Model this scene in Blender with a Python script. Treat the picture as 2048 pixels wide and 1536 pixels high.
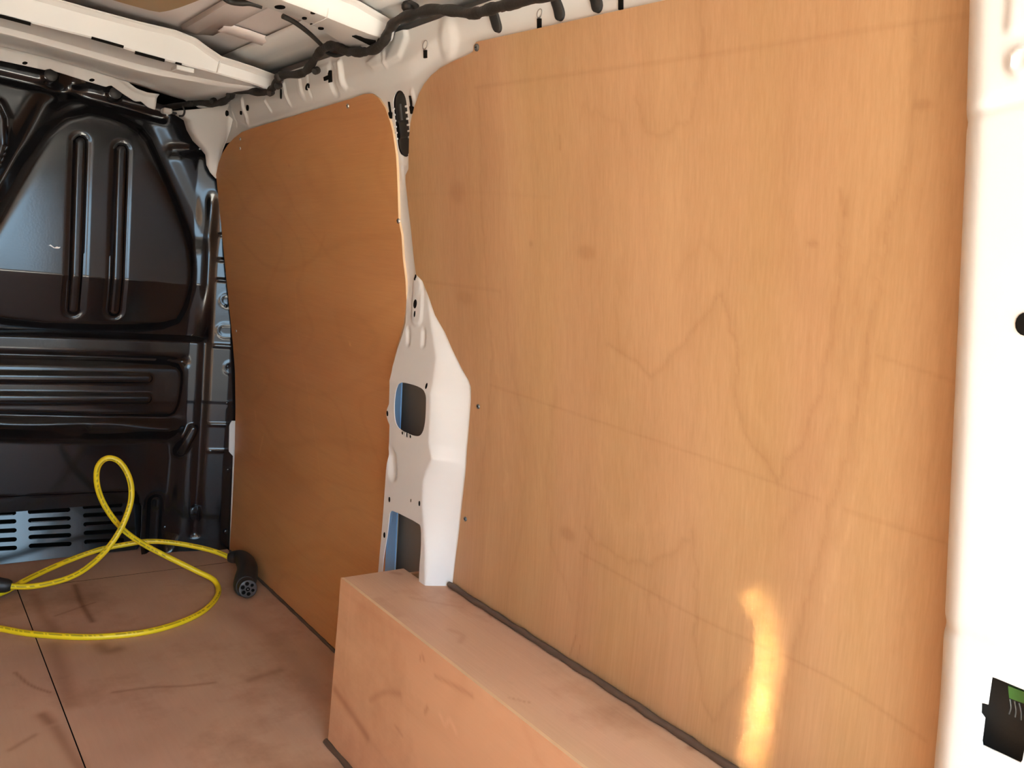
import bpy, math, random
import numpy as np
from mathutils import Matrix, Vector
random.seed(4); rng = np.random.default_rng(4)
for o in list(bpy.data.objects): bpy.data.objects.remove(o)
S = bpy.context.scene; COL = S.collection

# ------------------------------------------------------------------ camera (x = to the right wall, y = to the bulkhead, z up, metres)
CX, CY = 1024., 768.
_vy = np.array([-255-CX, 420-CY]); _vx = np.array([3190-CX, 780-CY])
FPX = math.sqrt(-float(_vy @ _vx))
_Y = np.array([*_vy, FPX]); _Y /= np.linalg.norm(_Y)
_X = np.array([*_vx, FPX]); _X /= np.linalg.norm(_X)
RM = np.stack([_X, _Y, np.cross(_X, _Y)])
CAM = np.array([0., 0., 1.])
cd = bpy.data.cameras.new('camera'); cam = bpy.data.objects.new('camera', cd); COL.objects.link(cam)
cd.sensor_width = 36; cd.lens = FPX/2048*36; cd.clip_start = .02; cd.clip_end = 200
m = Matrix.Identity(4)
for i in range(3):
    m[i][0] = RM[i, 0]; m[i][1] = -RM[i, 1]; m[i][2] = -RM[i, 2]; m[i][3] = CAM[i]
cam.matrix_world = m
S.camera = cam

# ------------------------------------------------------------------ sky, sun, exposure
S.view_settings.view_transform = 'Standard'; S.view_settings.look = 'None'
S.view_settings.gamma = 1.0; S.view_settings.use_curve_mapping = False
S.view_settings.exposure = 0.55
W = bpy.data.worlds.new('sky'); S.world = W; W.use_nodes = True
wn = W.node_tree.nodes; wl = W.node_tree.links
wn['Background'].inputs[0].default_value = (.52, .77, 1.0, 1)
wn['Background'].inputs[1].default_value = 6.5
sd = bpy.data.lights.new('sun', 'SUN'); sd.energy = 88.0; sd.color = (1, .96, .88); sd.angle = math.radians(.6)
so = bpy.data.objects.new('sun', sd); COL.objects.link(so); so.location = (0, -4, 8)
so.rotation_euler = Vector((.22, -.30, -.92)).to_track_quat('-Z', 'Y').to_euler()


S.cycles.max_bounces = 16; S.cycles.diffuse_bounces = 10
# ------------------------------------------------------------------ measuring: photo ray meets a real surface
def ray(px, py): return RM @ np.array([px-CX, py-CY, FPX])/FPX
def on_z(px, py, z=0.): d = ray(px, py); return CAM + (z-CAM[2])/d[2]*d
def on_x(px, py, x): d = ray(px, py); return CAM + x/d[0]*d
def on_y(px, py, y): d = ray(px, py); return CAM + y/d[1]*d
PZ = np.array([-.2, 0., .17, .34, .48, .61, .71, .835, .99, 1.215, 1.40, 1.6])
PX = np.array([.951, .951, .951, .948, .942, .932, .918, .898, .873, .837, .800, .745])
_zz = np.linspace(-.2, 1.6, 181); _pp = np.interp(_zz, PZ, PX)
for _ in range(3): _pp[1:-1] = (_pp[:-2]+2*_pp[1:-1]+_pp[2:])/4
def prof(z): return np.interp(z, _zz, _pp)          # the side wall's lean
def prot(z): return np.interp(z, [0, .36, .60, .755, .775, .86, .95, 1.05], [.050, .050, .044, .040, .033, .012, -.004, -.005])
def on_s(px, py, fn):
    d = ray(px, py); lo, hi = .1, 7.
    for _ in range(50):
        t = (lo+hi)/2; P = CAM+t*d
        if P[0] < fn(P[2]): lo = t
        else: hi = t
    return CAM+lo*d
def on_w(px, py, off=0.): return on_s(px, py, lambda z: prof(z)+off)
def yz(pts, off=0.): return [tuple(on_w(x, y, off)[1:]) for x, y in pts]
def xz(pts, Y=2.70): return [tuple(on_y(x, y, Y)[[0, 2]]) for x, y in pts]

# ------------------------------------------------------------------ materials
def lin(r, g, b):
    f = lambda c: c/12.92 if c <= .04045 else ((c+.055)/1.055)**2.4
    return (f(r/255), f(g/255), f(b/255), 1)
def newmat(name):
    M = bpy.data.materials.new(name); M.use_nodes = True
    nt = M.node_tree; return M, nt, nt.nodes['Principled BSDF']
def mapped(nt, scale, kind='ShaderNodeTexNoise', rot=(0, 0, 0), **kw):
    tc = nt.nodes.new('ShaderNodeTexCoord'); mp = nt.nodes.new('ShaderNodeMapping')
    mp.inputs['Scale'].default_value = scale; mp.inputs['Rotation'].default_value = rot
    n = nt.nodes.new(kind); nt.links.new(tc.outputs['Object'], mp.inputs[0]); nt.links.new(mp.outputs[0], n.inputs['Vector'])
    for k, v in kw.items(): n.inputs[k].default_value = v
    return n
def math_n(nt, op, a, b=None, c=None):
    n = nt.nodes.new('ShaderNodeMath'); n.operation = op
    for i, v in enumerate((a, b, c)):
        if v is None: continue
        if isinstance(v, (int, float)): n.inputs[i].default_value = v
        else: nt.links.new(v, n.inputs[i])
    return n.outputs[0]
def plain(name, col, rough=.5, metal=0., spec=.5, mottle=.0, bump=0., coat=0.):
    M, nt, b = newmat(name)
    b.inputs['Base Color'].default_value = col; b.inputs['Roughness'].default_value = rough
    b.inputs['Metallic'].default_value = metal; b.inputs['Specular IOR Level'].default_value = spec
    b.inputs['Coat Weight'].default_value = coat
    n = mapped(nt, (9, 9, 9), Scale=1., Detail=5.)
    if mottle:
        mx = nt.nodes.new('ShaderNodeMix'); mx.data_type = 'RGBA'; mx.blend_type = 'MULTIPLY'
        mx.inputs[0].default_value = 1
        mx.inputs[6].default_value = col
        v = math_n(nt, 'MULTIPLY_ADD', n.outputs[0], mottle*2, 1-mottle)
        cc = nt.nodes.new('ShaderNodeCombineColor')
        for i in range(3): nt.links.new(v, cc.inputs[i])
        nt.links.new(cc.outputs[0], mx.inputs[7]); nt.links.new(mx.outputs[2], b.inputs['Base Color'])
    if bump:
        n2 = mapped(nt, (160, 160, 160), Scale=1., Detail=2.)
        bp = nt.nodes.new('ShaderNodeBump'); bp.inputs['Strength'].default_value = bump; bp.inputs['Distance'].default_value = .002
        nt.links.new(n2.outputs[0], bp.inputs['Height']); nt.links.new(bp.outputs[0], b.inputs['Normal'])
    return M
def wood(name, light, dark, fine, broad, contour=None, rough=.5, amount=.5, red=None, dirt=0., cwidth=.12, cdark=.12, fdark=.3):
    """veneer: fine pores, broad tone bands, cathedral contour lines, and the traced figure stored in the mesh ('tone')"""
    M, nt, b = newmat(name); L = nt.links.new
    nb = mapped(nt, broad, Scale=1., Detail=3., Roughness=.55)
    nf = mapped(nt, fine, Scale=1., Detail=4., Roughness=.7)
    mx = nt.nodes.new('ShaderNodeMix'); mx.data_type = 'RGBA'
    mx.inputs[6].default_value = dark; mx.inputs[7].default_value = light
    f1 = math_n(nt, 'SUBTRACT', nb.outputs[0], .5)
    f1 = math_n(nt, 'MULTIPLY_ADD', f1, 1.8*amount, .5)
    f2 = math_n(nt, 'SUBTRACT', nf.outputs[0], .5)
    f = math_n(nt, 'MULTIPLY_ADD', f2, fdark*3, f1)
    nt.nodes[-1].use_clamp = True
    L(f, mx.inputs[0]); out = mx.outputs[2]
    nh = mapped(nt, tuple(c*.55 for c in broad), Scale=1., Detail=2.)
    hm = nt.nodes.new('ShaderNodeMix'); hm.data_type = 'RGBA'; hm.blend_type = 'MULTIPLY'; hm.inputs[0].default_value = 1
    ramp = nt.nodes.new('ShaderNodeValToRGB'); ramp.color_ramp.elements[0].position = .35; ramp.color_ramp.elements[1].position = .65
    ramp.color_ramp.elements[0].color = (.96, .93, .97, 1); ramp.color_ramp.elements[1].color = (1.0, 1.04, 1.0, 1)
    L(nh.outputs[0], ramp.inputs[0]); L(out, hm.inputs[6]); L(ramp.outputs[0], hm.inputs[7]); out = hm.outputs[2]
    at = nt.nodes.new('ShaderNodeAttribute'); at.attribute_name = 'tone'
    tone = at.outputs['Fac']
    if contour:
        nc = mapped(nt, contour, Scale=1., Detail=1.5, Roughness=.4)
        v = math_n(nt, 'MULTIPLY', nc.outputs[0], 11.)
        v = math_n(nt, 'FRACT', v)
        v = math_n(nt, 'SUBTRACT', v, .5); v = math_n(nt, 'ABSOLUTE', v)
        v = math_n(nt, 'DIVIDE', v, cwidth); v = math_n(nt, 'MINIMUM', v, 1.)
        v = math_n(nt, 'MULTIPLY_ADD', v, cdark, 1-cdark)
        tone = math_n(nt, 'MULTIPLY', tone, v)
    if dirt:
        nd = mapped(nt, (2.3, 2.3, 2.3), Scale=1., Detail=6., Roughness=.65)
        v = math_n(nt, 'SUBTRACT', nd.outputs[0], .52); v = math_n(nt, 'MAXIMUM', v, 0.)
        v = math_n(nt, 'MULTIPLY_ADD', v, -dirt*4, 1.)
        tone = math_n(nt, 'MULTIPLY', tone, v)
    hs = nt.nodes.new('ShaderNodeMix'); hs.data_type = 'RGBA'; hs.blend_type = 'MULTIPLY'; hs.inputs[0].default_value = 1
    cc = nt.nodes.new('ShaderNodeCombineColor')
    r = red or (.75, 1., 1.15)
    for i in range(3):
        p = math_n(nt, 'POWER', tone, r[i]); L(p, cc.inputs[i])
    L(out, hs.inputs[6]); L(cc.outputs[0], hs.inputs[7]); L(hs.outputs[2], b.inputs['Base Color'])
    b.inputs['Roughness'].default_value = rough; b.inputs['Specular IOR Level'].default_value = .35
    bp = nt.nodes.new('ShaderNodeBump'); bp.inputs['Strength'].default_value = .12; bp.inputs['Distance'].default_value = .001
    L(nf.outputs[0], bp.inputs['Height']); L(bp.outputs[0], b.inputs['Normal'])
    return M

M_white = plain('white_body_paint', (.65, .655, .64, 1), .28, spec=.5, mottle=.03, coat=.15)
M_roof = plain('roof_paint', (.60, .55, .53, 1), .35, mottle=.04)
M_pad = plain('brown_damping_pad', (.30, .205, .105, 1), .7, mottle=.08)
M_black = plain('black_satin_paint', (.006, .006, .007, 1), .14, spec=.55, mottle=.25, bump=.02)
M_rubber = plain('black_rubber', (.018, .017, .016, 1), .55, mottle=.2, bump=.15)
M_tape = plain('black_harness_tape', (.016, .014, .012, 1), .6, mottle=.3, bump=.4)
M_hole = plain('dark_cavity', (.008, .007, .006, 1), .9, spec=.05)
M_steel = plain('zinc_screw', (.45, .45, .44, 1), .35, metal=.9)
M_dsteel = plain('dark_zinc_screw', (.16, .17, .17, 1), .4, metal=.7)
M_seal = plain('brown_sealant', (.085, .055, .038, 1), .55, mottle=.15)
M_edge = plain('pale_plywood_edge', (.66, .46, .27, 1), .65, mottle=.15)
M_edge2 = plain('orange_plywood_edge', (.50, .22, .08, 1), .65, mottle=.2)
M_grey = plain('grey_inner_skin', (.22, .205, .19, 1), .6, mottle=.1)
M_blue = plain('blue_body_paint', (.20, .42, .75, 1), .3, mottle=.05)
M_green = plain('green_circuit_board', (.05, .16, .03, 1), .5, mottle=.2)
M_asphalt = plain('asphalt', (.035, .033, .032, 1), 1., spec=0., mottle=.3)
M_pave = plain('sandy_paving', (.53, .495, .43, 1), .9, mottle=.2)
M_mark = plain('white_chip', (.8, .8, .78, 1), .6)
M_alu = plain('clear_plastic_connector', (.45, .43, .40, 1), .3, mottle=.2)
M_plug = plain('black_plug_plastic', (.016, .014, .013, 1), .5, mottle=.15, bump=.1)
M_plugface = plain('grey_plug_face', (.075, .07, .07, 1), .45)
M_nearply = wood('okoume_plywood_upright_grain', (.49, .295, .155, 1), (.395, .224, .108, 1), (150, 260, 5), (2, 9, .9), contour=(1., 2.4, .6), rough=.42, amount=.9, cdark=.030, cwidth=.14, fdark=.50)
M_farply = wood('okoume_plywood_cross_grain', (.60, .305, .125, 1), (.49, .23, .088, 1), (120, 9, 260), (2, 1.2, 7), contour=(1., .9, 2.6), rough=.42, amount=.8, cdark=.06, fdark=.30)
M_floor = wood('worn_plywood_floor', (.56, .345, .235, 1), (.42, .245, .16, 1), (120, 9, 120), (3.5, 3., 1), rough=.55, amount=1., dirt=.55, fdark=.15)
M_boxside = wood('plywood_box_side', (.70, .42, .245, 1), (.58, .32, .175, 1), (90, 10, 200), (3, 2.2, 4), contour=(1., 1.1, 2.2), rough=.5, amount=1., dirt=.35, cdark=.05, fdark=.13)
M_boxtop = wood('worn_plywood_box_top', (.64, .42, .275, 1), (.52, .32, .20, 1), (260, 7, 100), (9, 1.4, 4), rough=.5, amount=.9, dirt=.55, fdark=.28)
def cable_mat():
    M, nt, b = newmat('yellow_cable_sheath')
    at = nt.nodes.new('ShaderNodeAttribute'); at.attribute_name = 'tone'
    mx = nt.nodes.new('ShaderNodeMix'); mx.data_type = 'RGBA'
    mx.inputs[6].default_value = (.06, .05, .01, 1); mx.inputs[7].default_value = (.80, .60, .012, 1)
    nt.links.new(at.outputs['Fac'], mx.inputs[0]); nt.links.new(mx.outputs[2], b.inputs['Base Color'])
    b.inputs['Roughness'].default_value = .42
    return M
M_cable = cable_mat()

# ------------------------------------------------------------------ builders
def tag(o, label=None, cat=None, group=None, kind=None):
    for k, v in (('label', label), ('category', cat), ('group', group), ('kind', kind)):
        if v: o[k] = v
    return o
def empty(name, loc=(0, 0, 0)):
    o = bpy.data.objects.new(name, None); COL.objects.link(o); o.location = loc; o.empty_display_size = .05
    return o
def adopt(o, parent):
    if parent is not None:
        o.parent = parent
        mw = Matrix.Translation(parent.location) if parent.type == 'EMPTY' else Matrix.Identity(4)
        o.matrix_parent_inverse = mw.inverted()
    return o
def obj(name, verts, faces, mat, parent=None, smooth=None, tone=None, uneven=None):
    me = bpy.data.meshes.new(name)
    v = np.asarray(verts, float)
    me.from_pydata([tuple(p) for p in v] if len(v) < 400 else v.tolist(), [], faces if isinstance(faces, list) else faces.tolist())
    me.materials.append(mat)
    if smooth is not None:
        me.shade_smooth()
        if smooth < 170: me.set_sharp_from_angle(angle=math.radians(smooth))
    a = me.attributes.new('tone', 'FLOAT', 'POINT')
    t = np.ones(len(me.vertices), np.float32)
    if tone is not None: t[:] = tone
    a.data.foreach_set('value', t)
    o = bpy.data.objects.new(name, me); COL.objects.link(o)
    return adopt(o, parent)

def seg_dist(U, V, loops, closed=True):
    """distance and nearest point to polylines"""
    best = np.full(U.shape, 1e9); bu = U.copy(); bv = V.copy()
    for lp in loops:
        P = np.asarray(lp, float); n = len(P)
        for i in range(n if closed else n-1):
            a = P[i]; b = P[(i+1) % n]; d = b-a; L2 = d@d
            if L2 < 1e-14: continue
            t = np.clip(((U-a[0])*d[0]+(V-a[1])*d[1])/L2, 0, 1)
            qu = a[0]+t*d[0]; qv = a[1]+t*d[1]
            e = np.hypot(U-qu, V-qv); k = e < best
            best[k] = e[k]; bu[k] = qu[k]; bv[k] = qv[k]
    return best, bu, bv
def inside(U, V, lp):
    P = np.asarray(lp, float); c = np.zeros(U.shape, bool); n = len(P)
    for i in range(n):
        x1, y1 = P[i]; x2, y2 = P[(i+1) % n]
        if y1 == y2: continue
        k = ((y1 > V) != (y2 > V)) & (U < (x2-x1)*(V-y1)/(y2-y1)+x1)
        c ^= k
    return c
def sdf_poly(U, V, lp):
    d, _, _ = seg_dist(U, V, [lp]); d[inside(U, V, lp)] *= -1; return d
def sdf_seg(U, V, a, b, r):
    a = np.array(a, float); b = np.array(b, float); d = b-a; t = np.clip(((U-a[0])*d[0]+(V-a[1])*d[1])/(d@d+1e-12), 0, 1)
    return np.hypot(U-a[0]-t*d[0], V-a[1]-t*d[1])-r
def sstep(d, w):
    t = np.clip(.5-d/w, 0, 1); return t*t*(3-2*t)
def smooth_loop(P, n=3, closed=True):
    P = np.asarray(P, float)
    for _ in range(n):
        if closed:
            Q = np.roll(P, -1, 0); P = np.stack([.75*P+.25*Q, .25*P+.75*Q], 1).reshape(-1, 2)
        else:
            Q = P[1:]; A = P[:-1]; M = np.stack([.75*A+.25*Q, .25*A+.75*Q], 1).reshape(-1, P.shape[1])
            P = np.vstack([P[:1], M, P[-1:]])
    return P

def sheet(name, loops, step, fn, back, mat, parent=None, flip=False, tone=None, edge_mat=None, thick=True):
    """a pressed or cut sheet: outline and holes in (u,v), fn gives the surface, back is the thickness vector"""
    loops = [np.asarray(l, float) for l in loops]
    su, sv = (step, step) if not isinstance(step, tuple) else step
    lo = loops[0].min(0); hi = loops[0].max(0)
    nu = max(2, int(np.ceil((hi[0]-lo[0])/su)))+1; nv = max(2, int(np.ceil((hi[1]-lo[1])/sv)))+1
    us = np.linspace(lo[0], hi[0], nu); vs = np.linspace(lo[1], hi[1], nv)
    U, V = np.meshgrid(us, vs, indexing='ij')
    cu = (U[:-1, :-1]+U[1:, 1:])/2; cv = (V[:-1, :-1]+V[1:, 1:])/2
    keep = inside(cu, cv, loops[0])
    for l in loops[1:]: keep &= ~inside(cu, cv, l)
    idx = np.arange(nu*nv).reshape(nu, nv)
    cnt = np.zeros((nu, nv), int)
    for di in (0, 1):
        for dj in (0, 1): cnt[di:nu-1+di, dj:nv-1+dj] += keep
    used = cnt > 0
    bnd = used & (cnt < 4)
    bu, bv = U[bnd], V[bnd]
    d, qu, qv = seg_dist(bu, bv, loops)
    U[bnd] = qu; V[bnd] = qv
    I, J = np.nonzero(keep)
    q = np.stack([idx[I, J], idx[I+1, J], idx[I+1, J+1], idx[I, J+1]], 1)
    remap = -np.ones(nu*nv, int); uid = np.nonzero(used.ravel())[0]; remap[uid] = np.arange(len(uid))
    q = remap[q]
    uu = U.ravel()[uid]; vv = V.ravel()[uid]
    P = np.asarray(fn(uu, vv), float)
    tv = np.ones(len(uu)) if tone is None else np.asarray(tone(uu, vv), float)
    e = np.concatenate([q[:, [0, 1]], q[:, [1, 2]], q[:, [2, 3]], q[:, [3, 0]]])
    key = np.sort(e, 1); _, inv, c = np.unique(key, axis=0, return_inverse=True, return_counts=True)
    be = e[c[inv.ravel()] == 1]
    if flip: q = q[:, ::-1]; be = be[:, ::-1]
    n = len(P); bk = np.asarray(back, float)
    if thick:
        verts = np.vstack([P, P+bk]); faces = np.vstack([q, q[:, ::-1]+n]).tolist()
        ids = np.unique(be); rm = -np.ones(n, int); rm[ids] = np.arange(len(ids))
        b0 = 2*n; verts = np.vstack([verts, P[ids], P[ids]+bk]); k = len(ids)
        w = np.stack([be[:, 1], be[:, 0]], 1); w = rm[w]
        side = np.stack([b0+w[:, 0], b0+w[:, 1], b0+k+w[:, 1], b0+k+w[:, 0]], 1).tolist()
        tones = np.concatenate([tv, tv, np.ones(2*k)])
        nf = len(faces); faces += side
    else:
        verts = P; faces = q.tolist(); tones = tv; nf = len(faces)
    o = obj(name, verts, faces, mat, parent, smooth=60, tone=tones)
    if edge_mat and thick:
        o.data.materials.append(edge_mat)
        mi = np.zeros(len(faces), np.int32); mi[nf:] = 1
        o.data.polygons.foreach_set('material_index', mi)
    return o

def box(name, lo, hi, mat, parent=None, bevel=.0015, tone=None):
    lo = np.array(lo, float); hi = np.array(hi, float); b = min(bevel, .45*float((hi-lo).min()))
    # chamfered box: 24 verts
    vs = []; ix = {}
    for sx in (0, 1):
        for sy in (0, 1):
            for sz in (0, 1):
                for ax in range(3):
                    p = np.where([sx, sy, sz], hi, lo).astype(float)
                    for k in range(3):
                        if k != ax: p[k] += b if (sx, sy, sz)[k] == 0 else -b
                    ix[(sx, sy, sz, ax)] = len(vs); vs.append(p)
    fs = []
    def q(*k): fs.append([ix[a] for a in k])
    q((0,0,0,0),(0,0,1,0),(0,1,1,0),(0,1,0,0)); q((1,0,0,0),(1,1,0,0),(1,1,1,0),(1,0,1,0))
    q((0,0,0,1),(1,0,0,1),(1,0,1,1),(0,0,1,1)); q((0,1,0,1),(0,1,1,1),(1,1,1,1),(1,1,0,1))
    q((0,0,0,2),(0,1,0,2),(1,1,0,2),(1,0,0,2)); q((0,0,1,2),(1,0,1,2),(1,1,1,2),(0,1,1,2))
    for a, bb, c in ((0, 1, 2), (1, 2, 0), (0, 2, 1)):
        for s in (0, 1):
            for t in (0, 1):
                k0 = [0, 0, 0]; k0[a] = s; k0[bb] = t; k1 = list(k0); k1[c] = 1
                fs.append([ix[(*k0, a)], ix[(*k1, a)], ix[(*k1, bb)], ix[(*k0, bb)]])
    for s in ix:
        if s[3] == 0: fs.append([ix[(*s[:3], 0)], ix[(*s[:3], 1)], ix[(*s[:3], 2)]])
    o = obj(name, vs, fs, mat, parent)
    import bmesh
    bm = bmesh.new(); bm.from_mesh(o.data); bmesh.ops.recalc_face_normals(bm, faces=bm.faces); bm.to_mesh(o.data); bm.free()
    return o
def catmull(P, n=8):
    P = np.asarray(P, float); E = np.vstack([2*P[0]-P[1], P, 2*P[-1]-P[-2]]); out = []
    for i in range(1, len(E)-2):
        p0, p1, p2, p3 = E[i-1:i+3]
        for t in np.linspace(0, 1, n, endpoint=False):
            out.append(.5*((2*p1)+(-p0+p2)*t+(2*p0-5*p1+4*p2-p3)*t*t+(-p0+3*p1-3*p2+p3)*t**3))
    out.append(P[-1]); return np.array(out)
def tube(name, path, rad, mat, parent=None, seg=12, caps=True, tone=None, smooth=60, squash=None):
    P = np.asarray(path, float); n = len(P); r = np.broadcast_to(rad, (n,))
    T = np.gradient(P, axis=0); T /= np.linalg.norm(T, axis=1)[:, None]+1e-12
    ref = np.array([0, 0, 1.]) if abs(T[0, 2]) < .9 else np.array([1., 0, 0])
    Nn = ref-T[0]*(ref@T[0]); Nn /= np.linalg.norm(Nn); V = []; tn = []
    for i in range(n):
        Nn = Nn-T[i]*(Nn@T[i]); Nn /= np.linalg.norm(Nn); B = np.cross(T[i], Nn)
        for k in range(seg):
            a = 2*math.pi*k/seg
            V.append(P[i]+r[i]*(math.cos(a)*Nn+math.sin(a)*B)); tn.append(1. if tone is None else tone(i, k))
    F = [[i*seg+k, i*seg+(k+1) % seg, (i+1)*seg+(k+1) % seg, (i+1)*seg+k] for i in range(n-1) for k in range(seg)]
    if caps: F.append(list(range(seg))[::-1]); F.append([(n-1)*seg+k for k in range(seg)])
    return obj(name, V, F, mat, parent, smooth=smooth, tone=tn)
def disc(name, c, nrm, r, h, mat, parent=None, seg=16, bevel=.3):
    c = np.array(c, float); nrm = np.array(nrm, float); nrm /= np.linalg.norm(nrm)
    P = [c-nrm*h*.5, c+nrm*h*(1-bevel)*.9, c+nrm*h]
    return tube(name, P, [r, r, r*(1-bevel)], mat, parent, seg)
def plate(name, loop3, back, mat, parent=None):
    L = np.asarray(loop3, float); n = len(L); b = np.asarray(back, float)
    V = np.vstack([L, L+b]); F = [list(range(n)), list(range(2*n-1, n-1, -1))]+[[i, n+i, n+(i+1) % n, (i+1) % n] for i in range(n)]
    return obj(name, V, F, mat, parent)
def loft(name, rows, mat, parent=None, thick=None, smooth=40, flip=False):
    R = np.asarray(rows, float); a, b = R.shape[:2]; V = R.reshape(-1, 3)
    F = [[i*b+j, i*b+j+1, (i+1)*b+j+1, (i+1)*b+j] for i in range(a-1) for j in range(b-1)]
    if flip: F = [f[::-1] for f in F]
    o = obj(name, V, F, mat, parent, smooth=smooth)
    if thick:
        md = o.modifiers.new('thickness', 'SOLIDIFY'); md.thickness = thick; md.offset = -1
    return o
def wall_hole(name, px, r, parent, off=0., aspect=1.6, mat=None, lean=0., fn=None):
    """small dark punched hole lying on the side wall"""
    c = on_w(*px, off) if fn is None else on_s(*px, fn)
    L = []
    for k in range(14):
        a = 2*math.pi*k/14; L.append((c[1]+r*math.cos(a)+lean*r*aspect*math.sin(a), c[2]+r*aspect*math.sin(a)))
    dx = c[0]-prof(c[2])
    V = [(prof(z)+dx-.0012, y, z) for y, z in L]
    return plate(name, V, (.004, 0, 0), mat or M_hole, parent)

# ================================================================== the setting
# ---- ground outside and the body shell
gd = obj('ground', [(-300, -400, -.56), (300, -400, -.56), (300, 60, -.56), (-300, 60, -.56)], [[0, 1, 2, 3]], M_asphalt); tag(gd, kind='structure')
pv = plate('paving', [(-7, -3.9, -.548), (7, -3.9, -.548), (7, 6, -.548), (-7, 6, -.548)], (0, 0, -.01), M_pave, gd)

# ---- floor: plywood sheets on a base
FL = box('floor', (-.69, -.56, -.06), (.99, 2.86, -.0125), M_hole); tag(FL, kind='structure')
def jag(P, amp):
    P = np.asarray(P, float); out = []
    for a, b in zip(P[:-1], P[1:]):
        n = max(2, int(np.linalg.norm(b-a)/.012))
        for k in range(n): out.append(a+(b-a)*k/n+rng.normal(0, 1, 2)*amp*np.array([1., 1.6])*(k > 0))
    out.append(P[-1]); return np.array(out)
def marks(U, V, items):
    t = np.ones(U.shape)
    for kind, pts, w, amt in items:
        if kind == 'j':
            P = jag(pts, .0022); lo = P.min(0)-5*w; hi = P.max(0)+5*w
            k = (U > lo[0]) & (U < hi[0]) & (V > lo[1]) & (V < hi[1])
            if k.any():                       # crisp on one side, fading on the other, as growth rings are
                d, qu, _ = seg_dist(U[k], V[k], [P], closed=False)
                t[k] *= 1-amt*(.65*np.exp(-(d/(.45*w))**2)+.6*np.exp(-d/(1.6*w))*(U[k] < qu))
            continue
        if kind == 'l':
            P = catmull(np.asarray(pts, float), 4) if len(pts) > 2 else np.asarray(pts, float)
            lo = P.min(0)-3*w; hi = P.max(0)+3*w
            k = (U > lo[0]) & (U < hi[0]) & (V > lo[1]) & (V < hi[1])
            d = np.full(U.shape, 1e3)
            if k.any(): d[k] = seg_dist(U[k], V[k], [P], closed=False)[0]
        else:
            c = np.asarray(pts[0]); d = np.hypot((U-c[0])/pts[1][0], (V-c[1])/pts[1][1]); d = np.maximum(d-.45, 0)
        t *= 1-amt*np.exp(-(d/w)**2)
    return t
def fxy(pts): return [tuple(on_z(x, y, 0)[:2]) for x, y in pts]
floor_marks = [
 ('l', fxy([(150, 1170), (160, 1200), (172, 1222), (185, 1243)]), .008, 0.60),
 ('l', fxy([(110, 1232), (168, 1212), (190, 1205)]), .004, 0.38),
 ('l', fxy([(105, 1290), (120, 1330), (130, 1370), (140, 1410)]), .020, 0.33),
 ('l', fxy([(200, 1290), (215, 1302), (235, 1298)]), .018, 0.45),
 ('l', fxy([(70, 1190), (85, 1230), (110, 1260)]), .015, 0.30),
 ('l', fxy([(30, 1345), (60, 1370), (100, 1385)]), .004, 0.45),
 ('l', fxy([(225, 1385), (300, 1375), (370, 1372), (430, 1365)]), .0045, 0.38),
 ('l', fxy([(110, 1455), (125, 1480), (160, 1536)]), .012, 0.38),
 ('l', fxy([(500, 1360), (530, 1350), (560, 1340)]), .012, 0.30),
 ('l', fxy([(480, 1230), (560, 1290), (640, 1400)]), .03, 0.15),
 ('l', fxy([(85, 1430), (100, 1445)]), .012, 0.52),
 ('l', fxy([(20, 1500), (70, 1470)]), .006, 0.30)]
def floor_sheet(x0, x1, y0, y1, marked=True, step=.005):
    g = .0012
    return sheet('plywood_sheet', [[(x0+g, y0+g), (x1-g, y0+g), (x1-g, y1-g), (x0+g, y1-g)]], step if marked else .05,
                 lambda u, v: np.stack([u, v, np.zeros_like(u)], 1), (0, 0, -.012), M_floor, FL,
                 tone=(lambda u, v: marks(u, v, floor_marks)) if marked else None, edge_mat=M_hole)
floor_sheet(.324, .951, -.56, 2.551)
floor_sheet(-.68, .324, -.56, 2.551)
st = floor_sheet(-.68, .951, 2.551, 2.80, marked=False); tag(st, 'paler strip of plywood along the black bulkhead')

# ---- right side wall: outer skin, rail, pillars
WR = empty('wall_right', (.95, 1.5, 0)); tag(WR, kind='structure')
zs = np.linspace(-.06, 1.50, 30)
loft('outer_skin', [[(prof(z)+.085, y, z) for z in zs] for y in (-.56, .9, 1.8, 2.95)], M_grey, WR, thick=.003)
# the upper rail and centre pillar are one pressing
far_right = [(745, 187), (757, 196), (770, 215), (780, 243), (785, 262), (792, 310), (795, 370), (797, 440), (803, 470), (806, 520), (811, 560), (813, 600)]
near_left = [(952, 84), (947, 92), (946, 103), (940, 107), (930, 112), (905, 123), (880, 136), (862, 151), (848, 168), (838, 187), (828, 215), (821, 245), (818, 275), (817, 318), (817, 338), (811, 350), (811, 362), (815, 400), (822, 460), (828, 520), (832, 549), (845, 562)]
D_px = [(845, 562), (858, 595), (870, 630), (890, 665), (905, 700), (925, 740), (938, 762), (942, 775), (942, 800), (934, 900), (925, 1000), (912, 1110), (905, 1171)]
C_px = [(853, 590), (860, 640), (866, 680), (872, 715), (866, 760), (860, 820), (857, 885), (861, 905), (864, 918), (851, 943), (846, 962), (844, 1010), (848, 1060), (850, 1110), (850, 1168)]
B_px = [(813, 600), (811, 645), (805, 668), (795, 698), (785, 733), (779, 770), (778, 808), (774, 818), (772, 828), (775, 840), (779, 850), (778, 885), (776, 910), (772, 940), (768, 1000), (762, 1080), (756, 1145)]
s_fn = lambda z: prof(z)-prot(z)
Dp = np.array([on_w(*p)[1:] for p in D_px]); Cp = np.array([on_s(*p, s_fn)[1:] for p in C_px]); Bp = np.array([on_s(*p, s_fn)[1:] for p in B_px])
def yD(z): return np.interp(z, Dp[::-1, 1], Dp[::-1, 0])
def yC(z): return np.interp(z, Cp[::-1, 1], Cp[::-1, 0])
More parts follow.
